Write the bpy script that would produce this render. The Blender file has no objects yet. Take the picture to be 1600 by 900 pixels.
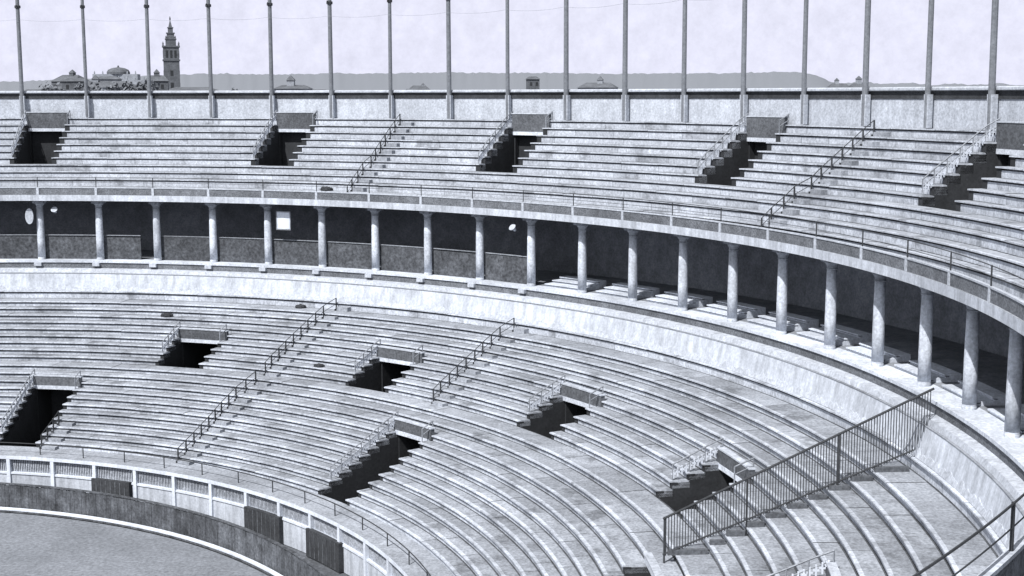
import bpy, bmesh, math, random
from mathutils import Vector, Matrix
R = math.radians
random.seed(7)
scene = bpy.context.scene
COL = scene.collection

# ------------------------------------------------------------------ camera
CAM = Vector((30.262, -41.522, 20.0))
cam_d = bpy.data.cameras.new('camera')
cam_d.sensor_width = 36.0
cam_d.lens = 2201.3 / 1600 * 36
cam_d.clip_start = 0.5
cam_d.clip_end = 30000
cam = bpy.data.objects.new('camera', cam_d)
COL.objects.link(cam)
cam.location = CAM
PITCH = 0.13581
cam.rotation_euler = (Matrix.Rotation(math.pi / 2 - PITCH, 4, 'X') @ Matrix.Rotation(-0.0014, 4, 'Z')).to_euler()
scene.camera = cam

# ------------------------------------------------------------------ light
SUN_TH, SUN_EL = 32.0, 52.0          # light travels towards theta 32 degrees
w = bpy.data.worlds.new('World')
scene.world = w
w.use_nodes = True
nt = w.node_tree
bg = nt.nodes['Background']
sky = nt.nodes.new('ShaderNodeTexSky')
sky.sky_type = 'NISHITA'
sky.sun_disc = False
sky.sun_elevation = R(SUN_EL)
sky.sun_rotation = R(180 + SUN_TH)
sky.air_density = 1.0
sky.dust_density = 1.0
hs = nt.nodes.new('ShaderNodeHueSaturation')
hs.inputs['Saturation'].default_value = 0.22
nt.links.new(sky.outputs[0], hs.inputs['Color'])
# pale summer haze: the sky whitens towards the horizon
tcw = nt.nodes.new('ShaderNodeTexCoord')
sep = nt.nodes.new('ShaderNodeSeparateXYZ')
nt.links.new(tcw.outputs['Generated'], sep.inputs[0])
mrw = nt.nodes.new('ShaderNodeMapRange')
mrw.interpolation_type = 'SMOOTHERSTEP'
mrw.inputs['From Min'].default_value = 0.02; mrw.inputs['From Max'].default_value = 0.30
mrw.inputs['To Min'].default_value = 1.0; mrw.inputs['To Max'].default_value = 0.08
nt.links.new(sep.outputs[2], mrw.inputs['Value'])
mxw = nt.nodes.new('ShaderNodeMix'); mxw.data_type = 'RGBA'
nt.links.new(mrw.outputs[0], mxw.inputs['Factor'])
nt.links.new(hs.outputs[0], mxw.inputs[6])
cl = nt.nodes.new('ShaderNodeTexNoise'); cl.inputs['Scale'].default_value = 70.0; cl.inputs['Detail'].default_value = 9.0; cl.inputs['Roughness'].default_value = 0.75
nt.links.new(tcw.outputs['Generated'], cl.inputs['Vector'])
cr = nt.nodes.new('ShaderNodeMapRange')
cr.inputs['From Min'].default_value = 0.3; cr.inputs['From Max'].default_value = 0.7
cr.inputs['To Min'].default_value = 5.1; cr.inputs['To Max'].default_value = 6.2
nt.links.new(cl.outputs['Fac'], cr.inputs['Value'])
hz = nt.nodes.new('ShaderNodeMix'); hz.data_type = 'RGBA'; hz.blend_type = 'MULTIPLY'; hz.inputs['Factor'].default_value = 1.0
hz.inputs[6].default_value = (0.93, 0.94, 1.12, 1)
nt.links.new(cr.outputs[0], hz.inputs[7])
nt.links.new(hz.outputs[2], mxw.inputs[7])
nt.links.new(mxw.outputs[2], bg.inputs[0])
bg.inputs[1].default_value = 0.12
sd = bpy.data.lights.new('sun', 'SUN')
sd.energy = 4.8
sd.angle = R(0.5)
sd.color = (1.0, 0.99, 0.985)
sun = bpy.data.objects.new('sun', sd)
COL.objects.link(sun)
ldir = Vector((math.sin(R(SUN_TH)) * math.cos(R(SUN_EL)), math.cos(R(SUN_TH)) * math.cos(R(SUN_EL)), -math.sin(R(SUN_EL))))
sun.rotation_euler = ldir.to_track_quat('-Z', 'Y').to_euler()
sun.location = (0, 0, 120)
vs = scene.view_settings
vs.view_transform = 'Standard'
vs.look = 'None'
vs.exposure = 0.38
vs.gamma = 1.0
vs.use_curve_mapping = False

# ------------------------------------------------------------------ materials
TINT = (0.925, 0.985, 1.09)
def grey(v):
    return (v * TINT[0], v * TINT[1], v * TINT[2], 1)
def mat(name, base, var=0.25, grain=0.25, rough=0.9, patch=0.35, streak=0.0, metallic=0.0, gscale=9.0, slabs=False):
    m = bpy.data.materials.new(name)
    m.use_nodes = True
    t = m.node_tree
    b = t.nodes['Principled BSDF']
    b.inputs['Roughness'].default_value = rough
    b.inputs['Metallic'].default_value = metallic
    b.inputs['Specular IOR Level'].default_value = 0.2
    tc = t.nodes.new('ShaderNodeTexCoord')
    oi = t.nodes.new('ShaderNodeObjectInfo')
    off = t.nodes.new('ShaderNodeVectorMath'); off.operation = 'ADD'
    sc = t.nodes.new('ShaderNodeMath'); sc.operation = 'MULTIPLY'; sc.inputs[1].default_value = 57.0
    t.links.new(oi.outputs['Random'], sc.inputs[0])
    t.links.new(tc.outputs['Object'], off.inputs[0])
    t.links.new(sc.outputs[0], off.inputs[1])
    def noise(scale, detail, vec=None):
        n = t.nodes.new('ShaderNodeTexNoise')
        n.inputs['Scale'].default_value = scale
        n.inputs['Detail'].default_value = detail
        n.inputs['Roughness'].default_value = 0.65
        t.links.new(vec or off.outputs[0], n.inputs['Vector'])
        return n.outputs['Fac']
    def mul(a, bb):
        x = t.nodes.new('ShaderNodeMath'); x.operation = 'MULTIPLY'
        t.links.new(a, x.inputs[0])
        if isinstance(bb, float): x.inputs[1].default_value = bb
        else: t.links.new(bb, x.inputs[1])
        return x.outputs[0]
    def rng(a, lo, hi, f0=0.3, f1=0.7):
        x = t.nodes.new('ShaderNodeMapRange')
        x.inputs['From Min'].default_value = f0; x.inputs['From Max'].default_value = f1
        x.inputs['To Min'].default_value = lo; x.inputs['To Max'].default_value = hi
        t.links.new(a, x.inputs['Value'])
        return x.outputs['Result']
    f = rng(noise(0.22, 5), 1 - patch, 1 + patch * 0.5)
    f = mul(f, rng(noise(1.7, 4), 1 - var, 1 + var * 0.6))
    f = mul(f, rng(noise(gscale, 3), 1 - grain, 1 + grain))
    if streak:
        mp = t.nodes.new('ShaderNodeMapping'); mp.inputs['Scale'].default_value = (3.0, 3.0, 0.25)
        t.links.new(off.outputs[0], mp.inputs['Vector'])
        f = mul(f, rng(noise(1.0, 4, mp.outputs[0]), 1 - streak, 1.0, 0.35, 0.6))
    if slabs:
        f = mul(f, rng(noise(0.55, 7), 0.62, 1.0, 0.36, 0.45))
        at = t.nodes.new('ShaderNodeAttribute'); at.attribute_name = 'tone'
        f = mul(f, at.outputs['Fac'])
    c = t.nodes.new('ShaderNodeMix'); c.data_type = 'RGBA'; c.blend_type = 'MULTIPLY'
    c.inputs['Factor'].default_value = 1.0
    c.inputs[6].default_value = grey(base)
    t.links.new(f, c.inputs[7])
    t.links.new(c.outputs[2], b.inputs['Base Color'])
    bp = t.nodes.new('ShaderNodeBump'); bp.inputs['Strength'].default_value = 0.35; bp.inputs['Distance'].default_value = 0.03
    t.links.new(noise(gscale * 0.7, 4), bp.inputs['Height'])
    t.links.new(bp.outputs[0], b.inputs['Normal'])
    return m
M = {
 'tread': mat('worn concrete', 0.30, 0.2, 0.35, patch=0.35, slabs=True),
 'riser': mat('whitewashed concrete', 0.50, 0.16, 0.3, patch=0.3, streak=0.12, slabs=True),
 'utread': mat('upper stand concrete', 0.31, 0.16, 0.35, patch=0.25, slabs=True),
 'uriser': mat('upper stand whitewash', 0.46, 0.14, 0.3, patch=0.25, streak=0.12, slabs=True),
 'white': mat('white paint', 0.66, 0.1, 0.12, patch=0.12, streak=0.15),
 'wallwhite': mat('white limewash', 0.52, 0.14, 0.15, patch=0.18, streak=0.3),
 'wall': mat('pale render', 0.46, 0.15, 0.25, patch=0.15, streak=0.15),
 'greypanel': mat('grey cement panel', 0.24, 0.25, 0.35, patch=0.3, streak=0.2),
 'slab': mat('plain worn concrete', 0.30, 0.2, 0.3),
 'plain': mat('plain whitewash', 0.58, 0.16, 0.25),
 'parapet': mat('dark cement parapet', 0.11, 0.25, 0.4),
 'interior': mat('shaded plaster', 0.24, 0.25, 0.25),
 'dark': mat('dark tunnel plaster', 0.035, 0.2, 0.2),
 'greyiron2': mat('rusted thin iron', 0.055, 0.2, 0.2, rough=0.7),
 'iron': mat('dark painted iron', 0.045, 0.2, 0.2, rough=0.6),
 'mesh': mat('dark wire mesh', 0.15, 0.3, 0.5, gscale=14),
 'shadetone': mat('concrete toned as shade', 0.30, 0.2, 0.3),  # concrete darkened to deepen the shade in bench gaps and on capitals
 'treadback': mat('dark tread back strip', 0.09, 0.3, 0.4),  # darker strip sunk along the back of each tread
 'screen': mat('grey box screen', 0.085, 0.35, 0.55, gscale=6, patch=0.4),
 'palebar': mat('pale grille bars', 0.45, 0.2, 0.4),
 'greyiron': mat('grey iron', 0.26, 0.2, 0.3, rough=0.6),
 'sand': mat('arena sand', 0.195, 0.14, 0.3, patch=0.2, gscale=6),
 'alley': mat('alley earth', 0.10, 0.3, 0.3),
 'redwood': mat('dark painted planks', 0.12, 0.45, 0.4, streak=0.4, patch=0.5),
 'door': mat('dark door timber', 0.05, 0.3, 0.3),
 'column': mat('pale column stone', 0.56, 0.2, 0.25, patch=0.25, streak=0.25),
 'pole': mat('concrete pole', 0.17, 0.15, 0.2, patch=0.15),
 'ground': mat('dry ground', 0.16, 0.3, 0.3, patch=0.4, gscale=2),
 'hill': mat('far hill', 0.18, 0.0, 0.0, patch=0.0, gscale=0.05),
 'brick': mat('old brick', 0.115, 0.25, 0.25, gscale=2),
 'townwall': mat('town plaster', 0.30, 0.25, 0.2, gscale=2),
 'roof': mat('clay roof', 0.12, 0.25, 0.2, gscale=2),
 'leaf': mat('foliage', 0.15, 0.4, 0.4, gscale=2),
 'bark': mat('bark', 0.09, 0.3, 0.3),
 'cloth': mat('dark cloth', 0.04, 0.3, 0.3),
}

# ------------------------------------------------------------------ helpers
def P(r, th, z):
    a = R(th)
    return Vector((r * math.sin(a), r * math.cos(a), z))
def prop(o, label=None, cat=None, group=None, kind=None):
    if label: o['label'] = label
    if cat: o['category'] = cat
    if group: o['group'] = group
    if kind: o['kind'] = kind
    return o
def empty(name, loc, rz=0.0, **k):
    o = bpy.data.objects.new(name, None)
    o.empty_display_size = 0.3
    COL.objects.link(o)
    o.location = loc
    o.rotation_euler = (0, 0, rz)
    return prop(o, **k)
def world_origin(o):
    v = Vector((0, 0, 0))
    while o is not None:
        v += Vector(o.location); o = o.parent
    return v
def build(name, bm, mats, parent=None, smooth=False, **k):
    if not isinstance(mats, (list, tuple)): mats = [mats]
    if parent is not None:
        bmesh.ops.translate(bm, verts=bm.verts[:], vec=-world_origin(parent))
    me = bpy.data.meshes.new(name)
    bm.to_mesh(me); bm.free()
    for x in mats: me.materials.append(M[x] if isinstance(x, str) else x)
    if smooth:
        for p_ in me.polygons: p_.use_smooth = True
    o = bpy.data.objects.new(name, me)
    COL.objects.link(o)
    o.parent = parent
    return prop(o, **k)
def quad(bm, a, b, c, d, mi=0):
    f = bm.faces.new([bm.verts.new(x) for x in (a, b, c, d)])
    f.material_index = mi
    return f
def steps(t0, t1, st=0.5):
    n = max(1, int(math.ceil((t1 - t0) / st - 1e-6)))
    return [t0 + (t1 - t0) * i / n for i in range(n + 1)]
def sweep(bm, prof, t0, t1, mids=None, st=0.5, closed=True, caps=True, lo=None):
    """revolve an (r,z) profile from angle t0 to t1"""
    ts = steps(t0, t1, st)
    rings = [[bm.verts.new(P(r, t, z)) for r, z in prof] for t in ts]
    n = len(prof)
    m = n if closed else n - 1
    for a, b in zip(rings, rings[1:]):
        for i in range(m):
            f = bm.faces.new((a[i], a[(i + 1) % n], b[(i + 1) % n], b[i]))
            if mids: f.material_index = mids[i]
    if closed and caps and t1 - t0 < 359:
        f = bm.faces.new(rings[0][::-1]); f2 = bm.faces.new(rings[-1])
        if mids: f.material_index = f2.material_index = mids[0]
def arcbox(bm, r0, r1, z0, z1, t0, t1, st=0.5):
    sweep(bm, [(r0, z0), (r0, z1), (r1, z1), (r1, z0)], t0, t1, st=st)
def box(bm, c, s, rot=None):
    mtx = Matrix.Translation(c) @ (rot.to_4x4() if rot else Matrix.Identity(4)) @ Matrix.Diagonal((s[0], s[1], s[2], 1))
    return bmesh.ops.create_cube(bm, size=1.0, matrix=mtx)
def tube(bm, pts, rad, n=6):
    pts = [Vector(p_) for p_ in pts]
    rings = []
    for i, p_ in enumerate(pts):
        d = (pts[min(i + 1, len(pts) - 1)] - pts[max(i - 1, 0)]).normalized()
        up = Vector((0, 0, 1)) if abs(d.z) < 0.95 else Vector((1, 0, 0))
        x = d.cross(up).normalized(); y = x.cross(d)
        rr = rad[i] if isinstance(rad, (list, tuple)) else rad
        rings.append([bm.verts.new(p_ + (x * math.cos(2 * math.pi * k / n) + y * math.sin(2 * math.pi * k / n)) * rr) for k in range(n)])
    for a, b in zip(rings, rings[1:]):
        for k in range(n):
            bm.faces.new((a[k], a[(k + 1) % n], b[(k + 1) % n], b[k]))
    bm.faces.new(rings[0][::-1]); bm.faces.new(rings[-1])
def lathe(bm, prof, n=20, c=(0, 0, 0)):
    c = Vector(c)
    rings = [[bm.verts.new(c + Vector((r * math.cos(2 * math.pi * k / n), r * math.sin(2 * math.pi * k / n), z))) for k in range(n)] for r, z in prof]
    for a, b in zip(rings, rings[1:]):
        for k in range(n):
            bm.faces.new((a[k], a[(k + 1) % n], b[(k + 1) % n], b[k]))
    bm.faces.new(rings[0][::-1]); bm.faces.new(rings[-1])
KIDS = {}
def copy_thing(root, loc, rz, label):
    r = root.copy(); COL.objects.link(r); r.location = loc; r.rotation_euler = (0, 0, rz); r['label'] = label
    for ch in list(root.children):
        c = ch.copy(); COL.objects.link(c); c.parent = r
        for g in list(ch.children):
            d_ = g.copy(); COL.objects.link(d_); d_.parent = c
    return r
def subtract(t0, t1, holes):
    segs = [(t0, t1)]
    for a, b in holes:
        out = []
        for s, e in segs:
            if b <= s or a >= e: out.append((s, e)); continue
            if a > s: out.append((s, a))
            if b < e: out.append((b, e))
        segs = out
    return segs
TA, TB = -40.0, 130.0

# ------------------------------------------------------------------ seating profiles
LR = [29.6, 30.2, 30.8, 31.36, 31.95, 32.45, 32.95, 33.54, 34.13, 34.95, 35.77]
LZ = [2.15 + (5.19 - 2.15) / 11 * (i + 1) for i in range(11)]
UR = [36.88, 37.43, 38.1, 38.72, 39.42, 40.13, 40.79, 41.53, 42.29]
UZ = [5.19 + .29 * (i + 1) for i in range(9)]
GR = [45.27, 45.76, 46.39, 46.93, 47.82, 48.32, 48.87, 49.42, 49.97, 50.52, 51.11]
GZ = [14.48, 14.93, 15.36, 15.75] + [15.75 + .405 * (i + 1) for i in range(7)]
lower = [(LR[i], LZ[i], LZ[i - 1] if i else 2.15) for i in range(11)]
upper = [(UR[i], UZ[i], UZ[i - 1] if i else 5.19) for i in range(9)]
grada = [(GR[i], GZ[i], GZ[i - 1] if i else 14.06) for i in range(11)]
UH = [18.85, 38.35, 58.1, 77.4, 96.7]; UHW = 2.0        # openings in the upper half of the lower stand
LH = [9.35, 48.95]; LHW = 2.05
NH = (84.5, 88.6)                                        # unrailed opening at the foot of the fence                     # openings in its lower half
GH = [0.0, 19.0, 37.95, 56.85, 76.0, 95.0]; GHW = 1.42   # openings in the upper stand
def row_mesh(r, z, zp, r_next, seg, lip=0.10, lt=0.055, edge=0.13, gap=0.09):
    """one bench row: whitewashed front edge, shadow gap under it, recessed riser, tread up to the next riser"""
    bm = bmesh.new()
    prof = [(r_next + 0.02, z - .02), (r_next - .065, z - .02), (r_next - .07, z), (r - lip + edge, z), (r - lip, z), (r - lip, z - lt), (r + .22, z - lt - .004), (r + .22, z - lt - gap), (r, z - lt - gap), (r, zp), (r_next + 0.02, zp)]
    mids = [3, 3, 0, 1, 1, 2, 2, 2, 1]
    rnd = random.Random(int(r * 1000 + seg[0] * 77))
    tones = []
    wid = 2.0 + 1.2 * rnd.random()
    for a, b in [seg]:
        # cast slabs butted together, each with its own tone and height, a thin joint between
        t = a - rnd.uniform(0, wid)
        first = last = None
        while t < b:
            t1 = t + wid * rnd.uniform(.9, 1.1)
            s0, s1 = max(a, t), min(b, t1 - .03)
            tone = min(1.12, max(.72, rnd.gauss(1.0, .075))); dz = rnd.uniform(-.009, .009)
            for (q0, q1, tn) in ((s0, s1, tone), (max(a, s1), min(b, t1), .45)):
                if q1 - q0 < 1e-4: continue
                rings = []
                for tt in steps(q0, q1):
                    rings.append([bm.verts.new(P(rr, tt, zz + (dz if k < 6 else 0))) for k, (rr, zz) in enumerate(prof)])
                for A, B in zip(rings, rings[1:]):
                    for i in range(9):
                        f = bm.faces.new((A[i], A[i + 1], B[i + 1], B[i])); f.material_index = mids[i]; tones.append(tn)
                if first is None: first = rings[0]
                last = rings[-1]
            t = t1
        for ring in (first, last):
            f = bm.faces.new(ring); f.material_index = 1; tones.append(1.0)
    lay = bm.faces.layers.float.new('tone')
    for f, tn in zip(bm.faces, tones): f[lay] = tn
    bmesh.ops.recalc_face_normals(bm, faces=bm.faces[:])
    return bm

# ------------------------------------------------------------------ ground and arena
bm = bmesh.new()
bmesh.ops.create_circle(bm, cap_ends=True, segments=96, radius=15000, matrix=Matrix.Translation((0, 0, -0.4)))
build('ground', bm, 'ground', kind='structure')
bm = bmesh.new()
bmesh.ops.create_circle(bm, cap_ends=True, segments=180, radius=25.3)
build('arena_sand', bm, 'sand', kind='structure')
bm = bmesh.new()
sweep(bm, [(25.28, -0.05), (28.25, -0.05)], -180, 180, closed=False, st=2)
build('alley_floor', bm, 'alley', kind='structure')

# barrier round the sand
bar = empty('arena_barrier', (0, 0, 0), label='low dark timber barrier with a white kerb step curving round the sand', cat='barrier')
bm = bmesh.new(); sweep(bm, [(25.42, 0), (25.42, .18), (25.44, .20), (25.56, .20), (25.58, 0)], -60, 180)
bmesh.ops.recalc_face_normals(bm, faces=bm.faces[:])
build('foot_step', bm, 'white', bar)
bm = bmesh.new()
arcbox(bm, 25.39, 25.418, 0.0, 0.09, -60, 180)
build('kerb_base', bm, 'redwood', bar)
bm = bmesh.new()
t = -60.0
while t < 180:
    arcbox(bm, 25.72 + random.uniform(-.008, .008), 25.82, 0.0, 1.25 + random.uniform(-.03, .03), t, t + 0.46, st=0.46); t += 0.48
build('plank_wall', bm, 'redwood', bar)
bm = bmesh.new(); arcbox(bm, 25.70, 25.86, 1.285, 1.34, -60, 180)
build('top_rail', bm, 'redwood', bar)
t = 0.0
while t < 100:
    bm = bmesh.new(); arcbox(bm, 25.822, 25.96, -0.02, 1.2, t, t + .3, st=.3); t += 4.0
    build('back_post', bm, 'redwood', bar)

# ------------------------------------------------------------------ lower stand
ls = empty('lower_stand', (0, 0, 0), label='sweeping lower tier of pale stepped concrete benches rising from the arena alley to the colonnade', cat='seating stand')
lower_holes = [(c - LHW, c + LHW) for c in LH]
upper_holes = [(c - UHW, c + UHW) for c in UH]
for i, (r, z, zp) in enumerate(lower):
    rn = LR[i + 1] if i < 10 else UR[0]
    hol = (lower_holes if r < 34.0 else []) + ([NH] if r < 34.9 else [])
    for seg in subtract(TA, TB, hol):
        build('walkway' if i == 10 else 'bench_row', row_mesh(r, z, zp, rn, seg), ['tread', 'riser', 'shadetone', 'treadback'], ls)
for i, (r, z, zp) in enumerate(upper):
    rn = UR[i + 1] if i < 8 else 43.55
    hol = upper_holes if r < 39.3 else []
    for seg in subtract(TA, TB, hol):
        build('bench_row', row_mesh(r, z, zp, rn, seg), ['tread', 'riser', 'shadetone', 'treadback'], ls)
# front walkway slab behind the alley wall
bm = bmesh.new()
for a, b in subtract(TA, TB, []):
    sweep(bm, [(28.02, 1.90), (28.02, 2.08), (29.62, 2.15), (29.62, 1.90)], a, b, mids=[1, 0, 0, 0])
build('walkway', bm, ['slab', 'white'], ls)
# upper kerb, white sloped wall
build('kerb', row_mesh(43.55, 8.25, 7.8, 43.9, (TA, TB)), ['tread', 'riser', 'shadetone', 'treadback'], ls)
bm = bmesh.new()
sweep(bm, [(43.66, 8.252), (43.88, 9.28), (44.3, 9.28), (44.3, 8.252)], TA, TB)
build('white_wall', bm, 'wallwhite', ls)
bm = bmesh.new()
ts = steps(TA, TB, .2)
va = [bm.verts.new(P(43.60, t, 8.254)) for t in ts]
vb = []
for t in ts:
    h_ = .10 + .16 * abs(math.sin(t * 4.1) * math.sin(t * 1.7 + 1)) + random.uniform(0, .1)
    vb.append(bm.verts.new(P(43.635 + h_ * .22, t, 8.254 + h_)))
vc = [bm.verts.new(v.co + Vector((v.co.x, v.co.y, 0)).normalized() * .05) for v in vb]
for i in range(len(ts) - 1):
    bm.faces.new((va[i], va[i + 1], vb[i + 1], vb[i])); bm.faces.new((vb[i], vb[i + 1], vc[i + 1], vc[i]))
build('rough_skirting', bm, 'wall', ls)

# alley wall below the front walkway
fw = empty('alley_wall', (0, 0, 0), label='white wall of posts, grilles and panels between the alley and the lowest bench row', cat='wall')
FT = [14.95 + 4.97 * i for i in range(-11, 22)]
doors = [(19.75, 24.4), (39.9, 45.2), (49.5, 55.3)]
bm = bmesh.new(); arcbox(bm, 28.08, 28.3, 1.12, 1.22, TA, TB)
build('middle_beam', bm, 'white', fw)
for t in FT:
    bm = bmesh.new(); arcbox(bm, 28.03, 28.32, 0, 1.898, t - .19, t + .19)
    build('post', bm, 'white', fw)
bm = bmesh.new()
for a, b in subtract(TA, TB, doors): arcbox(bm, 28.13, 28.28, -.02, 1.118, a, b)
build('white_panel', bm, 'wallwhite', fw)
bm = bmesh.new()
t = TA
while t < TB:
    arcbox(bm, 28.2, 28.225, 1.222, 1.895, t, t + .09, st=1); t += .2
build('grille', bm, 'palebar', fw)
bm = bmesh.new(); arcbox(bm, 28.5, 28.6, 0, 1.89, TA, TB)
build('grille_back', bm, 'greypanel', fw)
for a, b in doors:
    bm = bmesh.new(); arcbox(bm, 27.9, 28.12, 0, 1.26, a, b)
    dd = build('door', bm, 'door', fw)
    bm = bmesh.new()
    for k in range(1, 8):
        tt = a + (b - a) * k / 8; arcbox(bm, 27.885, 27.9, .05, 1.2, tt - .06, tt + .06)
    build('batten', bm, 'redwood', dd)

def railing(name, label, pts_fn, t0, t1, r, z0, h, post_ts, rails, mat_='iron', rad=0.025):
    root = empty(name, (0, 0, 0), label=label, cat='railing')
    for hh in rails:
        bm = bmesh.new(); tube(bm, [P(r, t, z0 + hh) for t in steps(t0, t1, .6)], rad)
        build('rail', bm, mat_, root)
    for t in post_ts:
        bm = bmesh.new(); tube(bm, [P(r, t, z0 - .02), P(r, t, z0 + h)], rad * 1.1)
        build('post', bm, mat_, root)
    return root
railing('walkway_railing', 'thin dark iron handrail on short posts along the front edge of the lowest walkway', None, TA, TB, 28.42, 2.1, .56, [33.0 + 4.95 * i for i in range(-13, 19)], [.54])

# ------------------------------------------------------------------ gallery behind the columns
ga = empty('gallery', (0, 0, 0), label='dark covered gallery with plastered back wall running behind the colonnade', cat='gallery')
bm = bmesh.new()
sweep(bm, [(44.33, 9.90), (44.33, 10.02), (45.4, 10.02), (51.4, 10.02), (51.4, 9.90)], TA, TB, mids=[1, 1, 0, 0, 0])
build('floor', bm, ['interior', 'plain'], ga)  # rear floor toned dark for the column shadows, front strip left whiter
bm = bmesh.new()
sweep(bm, [(43.95, 9.32), (44.02, 9.52), (44.40, 9.56), (44.40, 9.898), (44.6, 9.898), (44.6, 9.32)], TA, TB, mids=[0, 0, 1, 0, 0, 0])
build('front_fascia', bm, ['wall', 'mesh'], ga)
bm = bmesh.new(); arcbox(bm, 43.86, 44.3, 9.285, 9.315, TA, TB)
build('joint_strip', bm, 'greyiron', ga)
bm = bmesh.new(); arcbox(bm, 50.6, 50.8, 10.02, 13.9, TA, TB)
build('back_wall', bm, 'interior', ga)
COLT = [1.56 + 4.72 * i for i in range(-9, 28)]
for i, t in enumerate(COLT):
    if t > 45: break
    bm = bmesh.new(); arcbox(bm, 44.2, 44.399, 9.70, 9.898, t - .28, t + .28)
    build('corbel', bm, 'wall', ga)
for i, t in enumerate(COLT[:-1]):
    if t < 40: continue
    a, b = t + .8, t + 4.72 - .5
    for k in range(3 if t < 68 else 2):
        bm = bmesh.new(); r0 = 45.42 + .58 * k
        zt = 10.17 + .13 * k
        sweep(bm, [(r0, 10.02), (r0, zt - .09), (r0 + .12, zt - .09), (r0 + .12, zt - .05), (r0 - .07, zt - .05), (r0 - .07, zt), (r0 + .58, zt), (r0 + .58, 10.02)], a, b, mids=[0, 1, 1, 1, 0, 0, 1, 1])
        bmesh.ops.recalc_face_normals(bm, faces=bm.faces[:])
        build('gallery_bench', bm, ['plain', 'shadetone'], ga)
# grey screens of the boxes on the left
sc_ = empty('box_screen', (0, 0, 0), label='row of waist high mottled grey screens standing between the left columns of the gallery', cat='screen')
for i, t in enumerate(COLT[:-1]):
    if t > 40: break
    a, b = t + .2, t + 4.72 - .2
    if abs(t - (1.56 + 4.72)) < .1: b = t + 3.2
    bm = bmesh.new(); arcbox(bm, 45.25, 45.33, 10.02, 11.42 + random.uniform(-.05, .05), a, b)
    pn = build('panel', bm, 'screen', sc_)
    bm = bmesh.new(); arcbox(bm, 45.23, 45.35, 11.48, 11.52, a, b)
    build('cap_rail', bm, 'greyiron', pn)

# ------------------------------------------------------------------ upper stand
us = empty('upper_stand', (0, 0, 0), label='steep upper tier of grey concrete benches carried over the colonnade', cat='seating stand')
gholes = [(c - GHW, c + GHW) for c in GH]
for i, (r, z, zp) in enumerate(grada):
    rn = GR[i + 1] if i < 10 else 51.54
    hol = gholes if 47.5 < r < 51.0 else []
    for seg in subtract(TA, TB, hol):
        build('walkway' if i == 3 else 'bench_row', row_mesh(r, z, zp, rn, seg, gap=.075, lip=.08), ['utread', 'uriser', 'shadetone', 'treadback'], us)
bm = bmesh.new()
sweep(bm, [(44.02, 13.70), (44.02, 14.06), (45.3, 14.06), (45.3, 13.92), (44.22, 13.92), (44.22, 13.70)], TA, TB, mids=[1, 0, 0, 0, 0, 1])
build('balcony_edge', bm, ['slab', 'wallwhite'], us)
bm = bmesh.new()
sweep(bm, [(44.3, 13.9), (45.9, 13.93), (51.6, 14.0)], TA, TB, closed=False)
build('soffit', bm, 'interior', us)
for t in COLT:
    bm = bmesh.new(); arcbox(bm, 44.4, 50.6, 13.62, 13.895, t - .17, t + .17)
    build('beam', bm, 'interior', us)
bm = bmesh.new(); arcbox(bm, 51.9, 52.2, -.4, 18.2, TA, TB, st=1)
build('outer_facade', bm, 'wall', us)

# balcony balustrade
bl = empty('balcony_balustrade', (0, 0, 0), label='low grey balustrade with thin iron posts along the front of the upper tier', cat='balustrade')
bm = bmesh.new(); arcbox(bm, 44.08, 44.13, 14.064, 14.47, TA, TB)
build('mesh_panel', bm, 'mesh', bl)
bm = bmesh.new(); arcbox(bm, 44.05, 44.17, 14.475, 14.53, TA, TB)
build('ledge', bm, 'wall', bl)
for hz_, rr_ in ((15.12, .017), (14.82, .011)):
    bm = bmesh.new(); tube(bm, [P(44.11, t, hz_) for t in steps(TA, TB, .6)], rr_)
    build('hand_rail', bm, 'iron', bl)
for i in range(-9, 28):
    t = 1.9 + 4.72 * i
    bm = bmesh.new(); tube(bm, [P(44.11, t, 14.4), P(44.11, t, 15.14)], .026)
    bp_ = build('post', bm, 'iron', bl)
    bm = bmesh.new(); arcbox(bm, 44.045, 44.079, 14.064, 14.47, t - .1, t + .1)
    build('post_foot', bm, 'wall', bp_)

# rear wall
rw = empty('rear_wall', (0, 0, 0), label='pale parapet wall with a projecting coping closing the top of the upper tier', cat='wall')
bm = bmesh.new(); arcbox(bm, 51.54, 51.85, 18.2, 20.16, TA, TB)
build('wall_face', bm, 'wall', rw)
bm = bmesh.new(); sweep(bm, [(51.36, 20.20), (51.36, 20.29), (51.48, 20.34), (51.9, 20.34), (51.9, 20.164), (51.56, 20.164)], TA, TB)
bmesh.ops.recalc_face_normals(bm, faces=bm.faces[:])
build('coping', bm, 'wall', rw)
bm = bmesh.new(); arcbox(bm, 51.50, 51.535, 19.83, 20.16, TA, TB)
build('painted_shadow_band', bm, 'door', rw)  # dark strip painted in for the shadow under the coping

# ------------------------------------------------------------------ columns (copies)
ORD = ['first', 'second', 'third', 'fourth', 'fifth', 'sixth', 'seventh', 'eighth', 'ninth', 'tenth', 'eleventh', 'twelfth', 'thirteenth', 'fourteenth', 'fifteenth', 'sixteenth', 'seventeenth', 'eighteenth', 'nineteenth', 'twentieth', 'twenty-first', 'twenty-second']
def rloc(r, t, z): return P(r, t, z)
c0 = empty('gallery_column', (0, 0, 0), cat='column', group='round columns of the gallery')
bm = bmesh.new(); lathe(bm, [(.225, .16), (.225, 1.2), (.215, 2.3), (.195, 3.16)], 22)
build('shaft', bm, 'column', c0, smooth=True)
bm = bmesh.new(); lathe(bm, [(.235, 0), (.235, .07), (.225, .1), (.225, .158)], 22)
build('base', bm, 'column', c0)
bm = bmesh.new(); lathe(bm, [(.2, 3.162), (.235, 3.2), (.2, 3.24), (.22, 3.34), (.31, 3.46)], 22); box(bm, (0, 0, 3.53), (.66, .66, .12))
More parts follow.
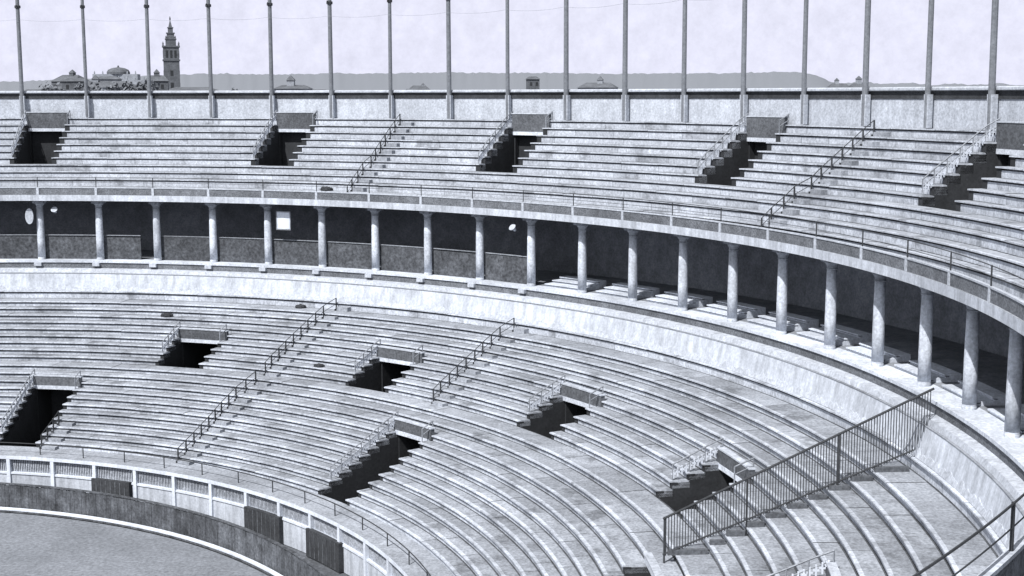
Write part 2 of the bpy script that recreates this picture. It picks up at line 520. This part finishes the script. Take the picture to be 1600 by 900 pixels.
build('capital', bm, 'shadetone', c0)  # capital coloured darker to stand for the balcony shadow on the column top
def colname(i):
    if i == 0: return 'white gallery column nearest the left edge, beside a hanging pale oval board'
    if i == 4: return 'white gallery column just left of the square white notice, fifth from the left'
    if i == 9: return 'white gallery column where the lit benches begin, with a small lamp at its top'
    if i == 17: return 'white gallery column at the upper end of the radial iron fence'
    if i == 19: return 'rightmost gallery column, cut by the right edge of the picture'
    where = 'in front of the grey screens' if i < 9 else 'in front of the sunlit gallery benches'
    return f'round white gallery column {where}, {ORD[i]} from the left of the row'
vis = [i for i in range(20)]
c0.location = P(45.0, 1.56, 10.022); c0.rotation_euler = (0, 0, -R(1.56)); c0['label'] = colname(0)
for i in range(1, 22):
    t = 1.56 + 4.72 * i
    lab = colname(i) if i < 20 else f'round white gallery column beyond the right edge of the picture, {ORD[i]} along the row'
    copy_thing(c0, P(45.0, t, 10.022), -R(t), lab)

# poles on the rear wall
p0 = empty('rear_pole', (0, 0, 0), cat='pole', group='tall thin poles along the rear wall')
bm = bmesh.new(); lathe(bm, [(.13, 0), (.125, 3), (.11, 9.5)], 10)
build('shaft', bm, 'pole', p0)
bm = bmesh.new(); lathe(bm, [(.13, 7.0), (.18, 7.03), (.18, 7.17), (.13, 7.2)], 10); tube(bm, [(0, -.1, 7.1), (0, -.3, 7.2)], .03)
build('bracket', bm, 'iron', p0)
bm = bmesh.new(); box(bm, (0, .04, .7), (.29, .25, 1.4))
build('foot', bm, 'wall', p0)
polelab = {0: 'tall thin pole at the left edge, standing on the rear wall', 1: 'tall thin pole beside far trees, second from the left on the rear wall',
           2: 'tall thin pole immediately left of the distant bell tower', 3: 'tall thin pole immediately right of the distant bell tower',
           4: 'tall thin pole rising beside the far house with a small turret', 16: 'rightmost tall thin pole, beside the last upper entrance'}
for i in range(-1, 18):
    t = -1.87 + 4.72 * i
    lab = polelab.get(i) or (f'tall thin pole against the open sky, {ORD[i]} from the left along the rear wall' if 0 <= i < 17 else ('tall thin pole beyond the left edge of the picture' if i < 0 else 'tall thin pole beyond the right edge of the picture'))
    if i == -1:
        p0.location = P(51.22, t, 18.62); p0.rotation_euler = (0, 0, -R(t)); p0['label'] = lab
    else:
        q_ = copy_thing(p0, P(51.22, t, 18.62), -R(t), lab)
        q_.rotation_euler = (R(random.uniform(-.25, .25)), R(random.uniform(-.25, .25)), -R(t)); q_.scale = (random.uniform(.9, 1.15),) * 2 + (1,)
wires = []
for k, (zz, nm) in enumerate(((24.9, 'lower'), (26.6, 'upper'))):
    bm = bmesh.new()
    pts = []
    for i in range(-1, 17):
        for s in range(5):
            u = s / 5; pts.append(P(51.0, -1.87 + 4.72 * (i + u), zz - .12 * 4 * u * (1 - u)))
    tube(bm, pts, .006, 4)
    build('overhead_wire', bm, 'greyiron', None, label=f'{nm} faint wire strung between the tall rear poles', cat='wire')

# ------------------------------------------------------------------ entrances through the benches
def make_entrance(rows, hw, zfloor, r_back, z_lint, z_par, depth, dark, label, group, rail_from, pt_over=.35):
    ra = rows[0][0]
    z0 = rows[0][2]
    root = empty('stand_entrance', P(ra, 0, z0), label=label, cat='entrance', group=group)
    zb = z0 - 2.3
    # side walls follow the bench ends
    for sgn in (-1, 1):
        bm = bmesh.new()
        for i, (r, z, zp) in enumerate(rows):
            rn = rows[i + 1][0] if i + 1 < len(rows) else r_back
            th0, th1 = sorted((sgn * hw, sgn * (hw + .35)))
            arcbox(bm, r - .02, rn - .02, zb, z - .07, th0, th1)
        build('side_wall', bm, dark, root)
    # head: lintel, parapet, jambs of the tunnel mouth
    bm = bmesh.new(); arcbox(bm, r_back - .16, r_back + .1, z_lint, z_lint + .2, -hw - .1, hw + .1)
    build('lintel', bm, 'plain', root)
    bm = bmesh.new(); arcbox(bm, r_back - .14, r_back + .07, z_lint + .202, z_par, -hw - pt_over, hw + pt_over)
    pa = build('parapet', bm, 'parapet', root)
    bm = bmesh.new(); arcbox(bm, r_back - .17, r_back + .11, z_par + .002, z_par + .06, -hw - pt_over - .05, hw + pt_over + .05)
    build('parapet_cap', bm, 'wall', pa)
    bm = bmesh.new()
    for sgn in (-1, 1):
        th0, th1 = sorted((sgn * (hw - .08), sgn * (hw + .3)))
        arcbox(bm, r_back - .019, r_back + depth, zb, z_lint - .003, th0, th1)
    arcbox(bm, r_back + depth, r_back + depth + .2, zb, z_lint + .3, -hw - .3, hw + .3)
    arcbox(bm, r_back + .12, r_back + depth, z_lint + .01, z_lint + .2, -hw - .3, hw + .3)
    arcbox(bm, ra + 2.2, r_back + depth, zb - .1, zb, -hw - .3, hw + .3)
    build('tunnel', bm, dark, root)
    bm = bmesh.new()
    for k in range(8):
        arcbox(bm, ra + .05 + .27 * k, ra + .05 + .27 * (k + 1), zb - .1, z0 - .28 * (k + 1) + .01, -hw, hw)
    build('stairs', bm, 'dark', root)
    # stepped iron railings on both sides
    for sgn in ((-1, 1) if rail_from else ()):
        bm = bmesh.new()
        th = sgn * (hw + .18)
        tops = []
        rs = rail_from[0] if sgn < 0 else rail_from[1]
        rows_ = [q for q in rows if q[0] >= rs - .01] + [(r_back, rows[-1][1] + .29, 0)]
        for (r, z, zp) in rows_:
            tube(bm, [P(r + .05, th, z - .05), P(r + .05, th, z + .62)], .026, 5)
            tops.append((r + .05, z + .62))
        tube(bm, [P(r, th, z) for r, z in tops], .03, 5)
        tube(bm, [P(r, th, z - .28) for r, z in tops], .02, 5)
        build('side_railing', bm, 'greyiron', root)
        if sgn < 0:
            bm = bmesh.new()
            for (r, z, zp), (r2, z2, zp2) in zip(rows_, rows_[1:]):
                for k in range(4):
                    u = (k + .5) / 4; rr = r + (r2 - r) * u
                    box(bm, P(rr, th, z + .2 + .29 * u), (.035, .05, .34))
                    box(bm, P(rr, th, z + .2 + .29 * u), (.03, (r2 - r) * .26, .05))
            build('lattice', bm, 'white', root)
    return root
GRPU = 'entrances in the upper half of the lower tier'
def place(proto, ths, labels, r, z):
    for i, (t, lab) in enumerate(zip(ths, labels)):
        o = proto if i == 0 else None
        if i == 0:
            proto.location = P(r, t, z); proto.rotation_euler = (0, 0, -R(t)); proto['label'] = lab
        else:
            copy_thing(proto, P(r, t, z), -R(t), lab)
uro = [q for q in upper if q[0] < 39.3]
e1 = make_entrance(uro, UHW, 0, 39.42, 6.12, 6.86, 5.5, 'dark', 'dark entrance between the benches', GRPU, (37.43, 38.7))
place(e1, UH, ['small dark entrance at the left, in the upper benches above the longer left opening',
               'small dark entrance in the upper benches between the two long handrailed stairways',
               'small dark entrance in the middle of the upper benches with a dark parapet',
               'small half hidden dark entrance next to the radial iron fence',
               'dark entrance beyond the iron fence, mostly cut off by the bottom edge'], 36.88, 5.19)
lro = [q for q in lower if q[0] < 34.0]
e2 = make_entrance(lro, LHW, 0, 34.13, 4.22, 4.92, 1.6, 'dark', 'dark entrance between the benches', 'entrances in the lower half of the lower tier', (30.2, 33.5))
place(e2, LH, ['long dark entrance in the lower benches at the left edge of the picture',
               'long dark entrance in the lower benches in the middle, above the white alley wall'], 29.6, 2.15)
lro2 = [q for q in lower if q[0] < 34.9]
e2b = make_entrance(lro2, LHW, 0, 34.95, 4.70, 4.92, .75, 'dark', 'dark entrance', None, None)
place(e2b, [86.55], ['dark unrailed entrance in the lower benches just below the foot of the radial fence'], 29.6, 2.15)
gro = [q for q in grada if 47.5 < q[0] < 51.0]
e3 = make_entrance(gro, GHW, 0, 51.11, 17.72, 18.93, .35, 'dark', 'dark entrance between the benches', 'entrances in the upper tier', (47.82, 50.5), pt_over=.08)
place(e3, GH, ['upper tier entrance at the far left, below the leftmost poles',
               'upper tier entrance below the turreted far house, second from the left',
               'upper tier entrance in the middle, below the eighth and ninth poles',
               'upper tier entrance right of the middle with lattice railing on its left',
               'upper tier entrance at the right edge of the picture',
               'upper tier entrance beyond the right edge of the picture'], 47.82, 15.75)

# ------------------------------------------------------------------ aisle stairs with handrails
def make_stair(rows, th, label, group, base_r, base_z, w_=.75, lean=0.0):
    root = empty('aisle_stair', P(base_r, th, base_z), label=label, cat='stairway', group=group)
    tops = []
    for i, (r, z, zp) in enumerate(rows):
        tt = th + lean * (r - base_r)
        bm = bmesh.new()
        arcbox(bm, r - .36, r - .005, zp + .004, zp + (z - zp) * .5, tt + .18, tt + .18 + math.degrees(w_ / r))
        build('step', bm, 'slab', root)
        tops.append((r - .2, zp, tt))
    for i, (r, zp, tt) in enumerate(tops):
        bm = bmesh.new(); tube(bm, [P(r, tt, zp - .02), P(r, tt, zp + .72)], .04, 6)
        box(bm, P(r, tt, zp + .03), (.2, .2, .12))
        build('post', bm, 'iron', root)
    for h_ in (.72, .38):
        bm = bmesh.new(); tube(bm, [P(r, tt, zp + h_) for r, zp, tt in tops], .02 if h_ > .5 else .014, 6)
        build('hand_rail', bm, 'iron', root)
    return root
SG = 'railed aisle stairs in the benches'
ukerb = upper + [(43.55, 8.27, 7.8)]
make_stair(ukerb, 27.75, 'dark handrailed stair in the upper benches, right of the left small entrance', SG, 36.6, 5.19)
make_stair(lower, 28.1, 'dark handrailed stair in the lower benches running down to the white alley wall at left', SG, 29.4, 2.15)
make_stair(ukerb, 46.2, 'dark handrailed stair in the upper benches between the second and third small entrances', SG, 36.6, 5.19, lean=-.25)
make_stair(grada, 27.4, 'dark handrailed stair in the upper tier at left of the middle', SG, 44.9, 14.06)
make_stair(grada, 65.4, 'dark handrailed stair in the upper tier at right, left of the last entrance', SG, 44.9, 14.06)
make_stair(lower[:4], 12.2, 'short handrailed stair at the left edge beside the long left entrance', SG, 29.4, 2.15)

# ------------------------------------------------------------------ radial fence
FTH = 85.6
fe = empty('radial_fence', P(35.5, FTH, 5.19), label='tall dark iron bar fence running up across the benches to the colonnade', cat='fence')
def zfloor(r):
    z = 2.15
    for (rr, zz, zp) in lower + upper:
        if r >= rr: z = zz
    if r > 43.55: z = 8.27
    return z
fr0, fr1 = 35.25, 44.1
def ztop(r): return 6.42 + (10.55 - 6.42) * (r - 35.3) / (44.1 - 35.3)
def zbot(r): return 4.95 + .402 * (r - 35.3) + .17
bm = bmesh.new(); tube(bm, [P(fr0, FTH, ztop(fr0)), P(fr1, FTH, ztop(fr1))], .042, 8)
build('top_rail', bm, 'iron', fe)
bm = bmesh.new(); tube(bm, [P(fr0, FTH, zbot(fr0) + .1), P(43.5, FTH, zbot(43.5) + .1)], .03, 8)
build('bottom_rail', bm, 'iron', fe)
r = fr0 + .1
while r < 44.0:
    lo_ = zbot(r) + .02 if r < 43.5 else zbot(43.5) + (r - 43.5) * 2.2
    bm = bmesh.new(); tube(bm, [P(r, FTH, lo_), P(r, FTH, ztop(r))], .017, 5)
    build('bar', bm, 'greyiron2', fe)
    r += .092
for r in (35.3, 38.0, 41.0):
    bm = bmesh.new(); tube(bm, [P(r, FTH, zfloor(r) - .02), P(r, FTH, ztop(r) + .04)], .032, 8)
    build('post', bm, 'iron', fe)
edges = [35.5] + UR + [43.5]
for q, (ra_, rb_) in enumerate(zip(edges, edges[1:])):
    zp = ([5.19] + UZ)[q]
    bm = bmesh.new(); arcbox(bm, ra_ - .08, rb_ - .15, zp - .01, zp + .17, FTH - .10, FTH + .10)
    build('foot_block', bm, 'parapet', fe)

# ------------------------------------------------------------------ small things in the gallery and on the benches
def hang(name, t, r, z, label, cat, fn):
    ro = empty(name, P(r, t, z), label=label, cat=cat)
    fn(ro, t, r, z)
    return ro
def oval(ro, t, r, z):
    bm = bmesh.new()
    n = 24
    rot = Matrix.Rotation(-R(t), 3, 'Z')
    fr = [bm.verts.new(P(r, t, z) + rot @ Vector((.25 * math.cos(2 * math.pi * k / n), -.04, .48 * math.sin(2 * math.pi * k / n)))) for k in range(n)]
    bk = [bm.verts.new(v.co + rot @ Vector((0, .08, 0))) for v in fr]
    bm.faces.new(fr); bm.faces.new(bk[::-1])
    for k in range(n): bm.faces.new((fr[k], bk[k], bk[(k + 1) % n], fr[(k + 1) % n]))
    bmesh.ops.recalc_face_normals(bm, faces=bm.faces[:])
    build('board', bm, 'wall', ro)
    bm = bmesh.new(); tube(bm, [P(r, t, z + .47), P(r, t, 13.8)], .015)
    build('hanger', bm, 'iron', ro)
hang('oval_board', .95, 44.5, 12.72, 'pale oval board hanging beside the leftmost gallery column', 'board', oval)
def square(ro, t, r, z):
    rot = Matrix.Rotation(-R(t), 3, 'Z')
    bm = bmesh.new(); box(bm, P(r, t, z), (.86, .05, .98), rot)
    bmesh.ops.bevel(bm, geom=bm.edges[:], offset=.012, segments=1)
    build('board', bm, 'white', ro)
    bm = bmesh.new()
    for s in (-.46, .46): box(bm, P(r, t, z) + rot @ Vector((s, .0, 0)), (.05, .08, 1.06), rot)
    for s in (-.53, .53): box(bm, P(r, t, z) + rot @ Vector((0, 0, s)), (.97, .08, .05), rot)
    build('frame', bm, 'greyiron', ro)
    bm = bmesh.new(); tube(bm, [P(r, t, z + .5), P(r, t, 13.8)], .02)
    build('hanger', bm, 'iron', ro)
hang('square_notice', 22.05, 44.7, 12.7, 'square white notice board hanging in the shade between two columns', 'notice', square)
def lamp(ro, t, r, z):
    rot = Matrix.Rotation(-R(t), 3, 'Z') @ Matrix.Rotation(R(50), 3, 'X')
    bm = bmesh.new(); lathe(bm, [(.05, -.16), (.08, -.12), (.1, 0), (.19, .14), (.2, .16)], 16)
    bmesh.ops.transform(bm, matrix=rot.to_4x4(), verts=bm.verts[:])
    bmesh.ops.translate(bm, verts=bm.verts[:], vec=P(r, t, z))
    build('horn', bm, 'wall', ro)
    bm = bmesh.new(); tube(bm, [P(r, t, z), P(r + .2, t, 13.75)], .03)
    build('bracket', bm, 'iron', ro)
hang('horn_lamp', 43.2, 44.35, 13.05, 'small white horn shaped fitting atop a column near the gallery middle', 'lamp', lamp)
hang('horn_lamp', 3.0, 44.5, 13.05, 'small pale horn shaped fitting under the gallery roof near the left edge', 'lamp', lamp)
def bundle(t, r, z, s, label):
    bm = bmesh.new(); bmesh.ops.create_icosphere(bm, subdivisions=3, radius=s)
    for v in bm.verts:
        n = v.co.normalized()
        k = 1 + .22 * math.sin(7 * n.x + 3 * n.y * 2 + t) + .15 * math.sin(11 * n.y + 5 * n.z)
        v.co = Vector((v.co.x * k * 1.5, v.co.y * k, max(v.co.z * k * .7, -s * .35)))
    bmesh.ops.translate(bm, verts=bm.verts[:], vec=(0, 0, s * .35))
    o = build('dark_bundle', bm, 'cloth', None, smooth=True, label=label, cat='bundle')
    o.location = P(r, t, z)
bundle(14.3, 41.0, zfloor(41.0), .22, 'small dark bundle lying on a bench above the left small entrance')
bundle(24.6, 43.2, zfloor(43.2), .2, 'small dark bundle lying by the kerb under the white wall')
bundle(32.2, 37.6, zfloor(37.6) + .0, .17, 'small dark bundle on a bench just left of the second small entrance')
bundle(25.3, 45.4, 14.48, .22, 'dark bundle lying in the front row of the upper tier')

# ------------------------------------------------------------------ hills and town beyond the wall
def far(px, dist, z=0.0):
    return Vector((CAM.x + (px - 800) / 2201.3 * dist * .988, CAM.y + dist, z))
bm = bmesh.new()
prev = None
NX = 700
for i in range(NX):
    px = -900 + i * 5
    def htop(px):
        b = 98 + 2.2 * math.sin(px * .011) + 1.2 * math.sin(px * .037 + 1) + .8 * math.sin(px * .11)
        if px > 1253: b = 98 - min(1, (px - 1253) / 45) * 32 - min(9, (px - 1253) * .04) + 2.5 * math.sin(px * .09)
        if px < 330: b = 98 - min(26, (330 - px) * .09)
        return b + random.uniform(-1.6, 2.4)
    h = htop(px)
    pr = [(3300, -1), (3900, h * .35), (4500, h * .72), (4950, h * .985), (5100, h), (6500, h * .9), (9000, -1)]
    row = [bm.verts.new(far(px, 5000) * 0 + Vector((CAM.x + (px - 800) / 2201.3 * dd, CAM.y + dd, zz + (random.uniform(-1, 1) if 0 < k < 4 else 0)))) for k, (dd, zz) in enumerate(pr)]
    if prev:
        for k in range(len(pr) - 1): bm.faces.new((prev[k], row[k], row[k + 1], prev[k + 1]))
    prev = row
build('hills', bm, 'hill', kind='structure', smooth=True)

# bell tower
tw = empty('bell_tower', far(268.5, 1900, 0), R(14), label='tall square brick bell tower with tapering tiers on the skyline at left', cat='tower')
tw.scale = (1.18, 1.18, 1.0)
def tb(name, w0, z0, z1, m, parent=tw, w1=None):
    bm = bmesh.new()
    q = box(bm, (0, 0, (z0 + z1) / 2), (w0, w0, z1 - z0))
    if w1 is not None:
        for v in bm.verts:
            if v.co.z > (z0 + z1) / 2: v.co.x *= w1 / w0; v.co.y *= w1 / w0
    me = bpy.data.meshes.new(name); bm.to_mesh(me); bm.free(); me.materials.append(M[m])
    o = bpy.data.objects.new(name, me); COL.objects.link(o); o.parent = parent
    return o
tb('shaft', 17.5, 0, 66, 'brick')
tb('cornice', 19.4, 66.01, 68, 'brick')
bel = tb('belfry', 17.6, 68.01, 84, 'brick')
tb('cornice', 19.6, 84.01, 86, 'brick')
for k in range(4):
    for s in (-4.6, 0, 4.6):
        bm = bmesh.new(); a = k * math.pi / 2
        rot = Matrix.Rotation(a, 3, 'Z')
        box(bm, rot @ Vector((s, -8.85, 75)), (2.4, .4, 9.5), rot)
        me = bpy.data.meshes.new('arch'); bm.to_mesh(me); bm.free(); me.materials.append(M['dark'])
        o = bpy.data.objects.new('arch', me); COL.objects.link(o); o.parent = bel
    for zz in (18, 34, 50):
        bm = bmesh.new(); rot = Matrix.Rotation(k * math.pi / 2, 3, 'Z')
        box(bm, rot @ Vector((0, -8.8, zz)), (3.2, .4, 7), rot)
        me = bpy.data.meshes.new('window'); bm.to_mesh(me); bm.free(); me.materials.append(M['dark'])
        o = bpy.data.objects.new('window', me); COL.objects.link(o); o.parent = tw
tb('lantern_tier', 11.5, 86.01, 95, 'brick')
tb('lantern_tier', 8.2, 95.01, 103, 'brick')
tb('lantern_tier', 5.6, 103.01, 110, 'brick')
tb('spire', 4.4, 110.01, 119, 'brick', w1=.8)
tb('tier_cornice', 9.6, 101.9, 103.3, 'brick')
tb('tier_cornice', 12.8, 94.2, 95.4, 'brick')
tb('tier_cornice', 6.8, 109.2, 110.4, 'brick')
for sx in (-1, 1):
    for sy in (-1, 1):
        for (o_, z0_, hh_) in ((8.6, 86, 5.5), (5.0, 95.4, 4.0)):
            bm = bmesh.new(); lathe(bm, [(.75, 0), (.75, hh_ * .45), (.95, hh_ * .5), (.6, hh_ * .7), (.1, hh_)], 8, (sx * o_, sy * o_, z0_))
            me = bpy.data.meshes.new('pinnacle'); bm.to_mesh(me); bm.free(); me.materials.append(M['brick'])
            o = bpy.data.objects.new('pinnacle', me); COL.objects.link(o); o.parent = tw
bm = bmesh.new(); tube(bm, [(0, 0, 119), (0, 0, 121), (0, 0, 124.5)], [.3, .9, .3], 8)
me = bpy.data.meshes.new('finial'); bm.to_mesh(me); bm.free(); me.materials.append(M['iron'])
o = bpy.data.objects.new('finial', me); COL.objects.link(o); o.parent = tw

def house(px, dist, wid, dep, h, roof_h, label, tur=None, rot=0.0, wall='townwall'):
    ro = empty('far_house', far(px, dist, -.4), rot, label=label, cat='house', group='houses beyond the rear wall')
    def add(name, bm, m, par=ro):
        me = bpy.data.meshes.new(name); bm.to_mesh(me); bm.free(); me.materials.append(M[m])
        o = bpy.data.objects.new(name, me); COL.objects.link(o); o.parent = par; return o
    bm = bmesh.new(); box(bm, (0, 0, h / 2), (wid, dep, h)); add('wall', bm, wall)
    bm = bmesh.new()
    e = .5
    v = [bm.verts.new(q) for q in ((-wid / 2 - e, -dep / 2 - e, h + .01), (wid / 2 + e, -dep / 2 - e, h + .01), (wid / 2 + e, dep / 2 + e, h + .01), (-wid / 2 - e, dep / 2 + e, h + .01), (-wid * .32, 0, h + roof_h), (wid * .32, 0, h + roof_h))]
    for f in ((0, 1, 5, 4), (2, 3, 4, 5), (1, 2, 5), (3, 0, 4), (3, 2, 1, 0)): bm.faces.new([v[i] for i in f])
    rf = add('roof', bm, 'roof')
    n = max(2, int(wid / 4))
    for fl in range(2):
        for k in range(n):
            bm = bmesh.new(); box(bm, (-wid / 2 + wid * (k + .5) / n, -dep / 2 - .03, h - 2.2 - 3.4 * fl), (1.1, .12, 1.7)); add('window', bm, 'dark')
    if tur:
        bm = bmesh.new(); box(bm, (tur[0], 0, h + roof_h * .5 + tur[2] / 2), (tur[1], tur[1], tur[2])); tt = add('turret', bm, wall)
        bm = bmesh.new(); box(bm, (tur[0], 0, h + roof_h * .5 + tur[2] + tur[1] * .35), (tur[1] * 1.2, tur[1] * 1.2, tur[1] * .7))
        for q in bm.verts:
            if q.co.z > h + roof_h * .5 + tur[2] + tur[1] * .35: q.co.x = tur[0] + (q.co.x - tur[0]) * .08; q.co.y *= .08
        add('turret_roof', bm, 'roof', tt)
    return ro
def zz(y, dist): return 20 + (149 - y) / 2201.3 * dist
D = 620
house(458, D, 15, 12, zz(137, D), zz(131, D) - zz(137, D), 'pale far house with a small turret, right of the fifth pole', (-1, 3.2, 2.8))
house(488, D + 30, 18, 10, zz(143, D), 1.6, 'long low far house just right of the turreted house', None, .1)
house(935, D, 16, 12, zz(136, D), zz(128, D) - zz(136, D), 'pale gabled far house right of the ninth pole', (1, 2.4, 2.2), -.2)
house(833, D + 60, 5.5, 5, zz(123, D + 60), 1.4, 'narrow dark far building like a chimney block between two middle poles', None, .2, 'brick')
house(1312, D + 40, 10, 8, zz(137, D), 2.4, 'small far house with a pointed turret near the right poles', (-1, 1.8, 2.4))
house(1343, D + 10, 8, 8, zz(138, D), 2.6, 'small far house with a spire beside the thirteenth pole on the right', (0, 2.0, 3.0), .3)
house(300, D + 80, 26, 12, zz(141, D + 80), 2.2, 'long low roofed far house at the foot of the bell tower', None, -.1)
house(655, D + 90, 10, 10, zz(140, D + 90), 2.5, 'small far house left of the middle with a short turret', (2, 1.4, 1.6), .2)
house(165, D - 60, 22, 12, zz(136, D), 2.6, 'far house half hidden among trees at left', (-4, 2.4, 2.0), .1)
house(110, D - 20, 12, 10, zz(126, D), 2.8, 'tall dark far house at left with a pointed roof', (1, 2.0, 2.2), -.3, 'brick')
house(245, D - 30, 9, 9, zz(126, D), 2.4, 'dark far house standing immediately left of the bell tower', (0, 2.2, 2.2), .2, 'brick')
house(1180, D + 120, 22, 10, zz(143, D + 120), 2.0, 'long low far house near the right end of the hill', None, .05)

extra = [(118, 121, 9, 'broad far house with a pale wall beside the second pole'), (168, 118, 10, 'steep roofed far house among the tallest left trees'), (230, 128, 9, 'low far house against the third pole'), (250, 120, 5, 'slim far turret house close to the bell tower'),
 (52, 138, 10, 'wall-hugging low far house at the extreme left of the skyline'), (88, 134, 9, 'squat far house between the first and second poles'),
 (143, 131, 8, 'far house with steep roof just right of the second pole'), (190, 128, 11, 'far house rising behind the left trees'), (215, 131, 8, 'narrow far house left of the third pole'),
 (322, 139, 9, 'little far house just left of the fourth pole'), (395, 141, 11, 'low far roof between the fourth and fifth poles'), (548, 141, 9, 'low far roof right of the sixth pole'),
 (640, 138, 4, 'thin far chimney house left of the seventh gap'), (770, 141, 9, 'low far roof left of the ninth pole'), (910, 139, 12, 'long far roof right of the tenth pole'),
 (1010, 142, 10, 'low far roof right of the eleventh pole'), (1290, 139, 9, 'low far roof right of the hill end'), (1400, 141, 12, 'low far roof right of the fifteenth pole'), (1500, 142, 11, 'low far roof near the right edge')]
for k, (px, y, wd, lab) in enumerate(extra):
    dd = 560 + 23 * (k % 5)
    house(px, dd, wd, wd * .8, zz(y + 4, dd) , zz(y, dd) - zz(y + 4, dd) + .3, lab, None, .15 * math.sin(k * 2.1), 'brick' if k % 3 == 0 else 'townwall')
# long church at the left of the tower
ch = empty('far_church', far(176, 1500, -.4), R(6), label='long grey church roofline with a low dome and pinnacles left of the bell tower', cat='church')
def cpart(name, bm, m, par=None):
    me = bpy.data.meshes.new(name); bm.to_mesh(me); bm.free(); me.materials.append(M[m])
    o = bpy.data.objects.new(name, me); COL.objects.link(o); o.parent = par or ch; return o
zc = lambda y: zz(y, 1500)
bm = bmesh.new(); box(bm, (0, 0, zc(124) / 2), (74, 30, zc(124))); cpart('nave', bm, 'townwall')
bm = bmesh.new(); box(bm, (4, 0, (zc(124) + zc(115)) / 2), (46, 20, zc(115) - zc(124))); up_ = cpart('upper_nave', bm, 'townwall')
bm = bmesh.new(); lathe(bm, [(12, 0), (12, 2.2), (10.5, 4.6), (6.5, 6.4), (1.2, 7.2), (.8, 9)], 20, (6, 0, zc(115))); cpart('dome', bm, 'roof', up_)
for k in range(9):
    bm = bmesh.new(); lathe(bm, [(.8, 0), (.8, 2.2), (.2, 4.2)], 8, (-34 + k * 8.5, -14, zc(124))); cpart('pinnacle', bm, 'townwall')
for k in range(6):
    bm = bmesh.new(); lathe(bm, [(.7, 0), (.7, 1.6), (.2, 3.4)], 8, (-17 + k * 8.4, -9, zc(115))); cpart('pinnacle', bm, 'townwall', up_)
for k in range(8):
    bm = bmesh.new(); box(bm, (-30 + k * 8.5, -15.05, zc(130)), (2.2, .3, 4.6)); cpart('window', bm, 'dark')
for sx in (-41, 41):
    bm = bmesh.new(); box(bm, (sx, 0, zc(127) / 2), (7, 16, zc(127))); lathe(bm, [(3.6, 0), (2.2, 3.0), (.2, 6)], 8, (sx, 0, zc(127))); cpart('stair_tower', bm, 'brick')
# trees beyond the wall
def tree(px, dist, h, w_, label, seed):
    rnd = random.Random(seed)
    ro = empty('far_tree', far(px, dist, -.4), label=label, cat='tree', group='trees beyond the rear wall')
    def add(name, bm, m):
        me = bpy.data.meshes.new(name); bm.to_mesh(me); bm.free(); me.materials.append(M[m])
        o = bpy.data.objects.new(name, me); COL.objects.link(o); o.parent = ro
    bm = bmesh.new(); tube(bm, [(0, 0, 0), (.3, 0, h * .4), (0, .2, h * .8)], [.6, .4, .1], 7)
    for k in range(6):
        a = rnd.uniform(0, 6.28); tube(bm, [(.2, 0, h * rnd.uniform(.35, .6)), (w_ * .35 * math.cos(a), w_ * .35 * math.sin(a), h * rnd.uniform(.65, .9))], [.22, .05], 5)
    add('trunk', bm, 'bark')
    bm = bmesh.new()
    cl = [(Vector((rnd.gauss(0, w_ * .24), rnd.gauss(0, w_ * .24), h * rnd.uniform(.5, .93))), w_ * rnd.uniform(.1, .22)) for _ in range(26)]
    for c_, rr in cl:
        for _ in range(130):
            d_ = Vector((rnd.gauss(0, 1), rnd.gauss(0, 1), rnd.gauss(0, .75))) * rr * .62
            p_ = c_ + d_
            s = rnd.uniform(.4, .9)
            u = Vector((rnd.uniform(-1, 1), rnd.uniform(-1, 1), rnd.uniform(-1, 1))).normalized()
            v_ = u.orthogonal().normalized()
            bm.faces.new([bm.verts.new(p_ + q) for q in (u * s, v_ * s * .6, -u * s, -v_ * s * .6)])
    add('crown', bm, 'leaf')
for k, (px, y, wd, lab) in enumerate((
    (150, 126, 9, 'low far tree right of the second pole, in front of the domed church'),
    (212, 124, 8, 'small far tree left of the third pole, in front of the domed church'),
    (72, 132, 10, 'low wide far tree near the left edge'),
    (375, 135, 7, 'small far tree between the fourth and fifth poles'))):
    dd = 420 + 17 * k
    tree(px, dd, zz(y, dd), wd, lab, 30 + k)
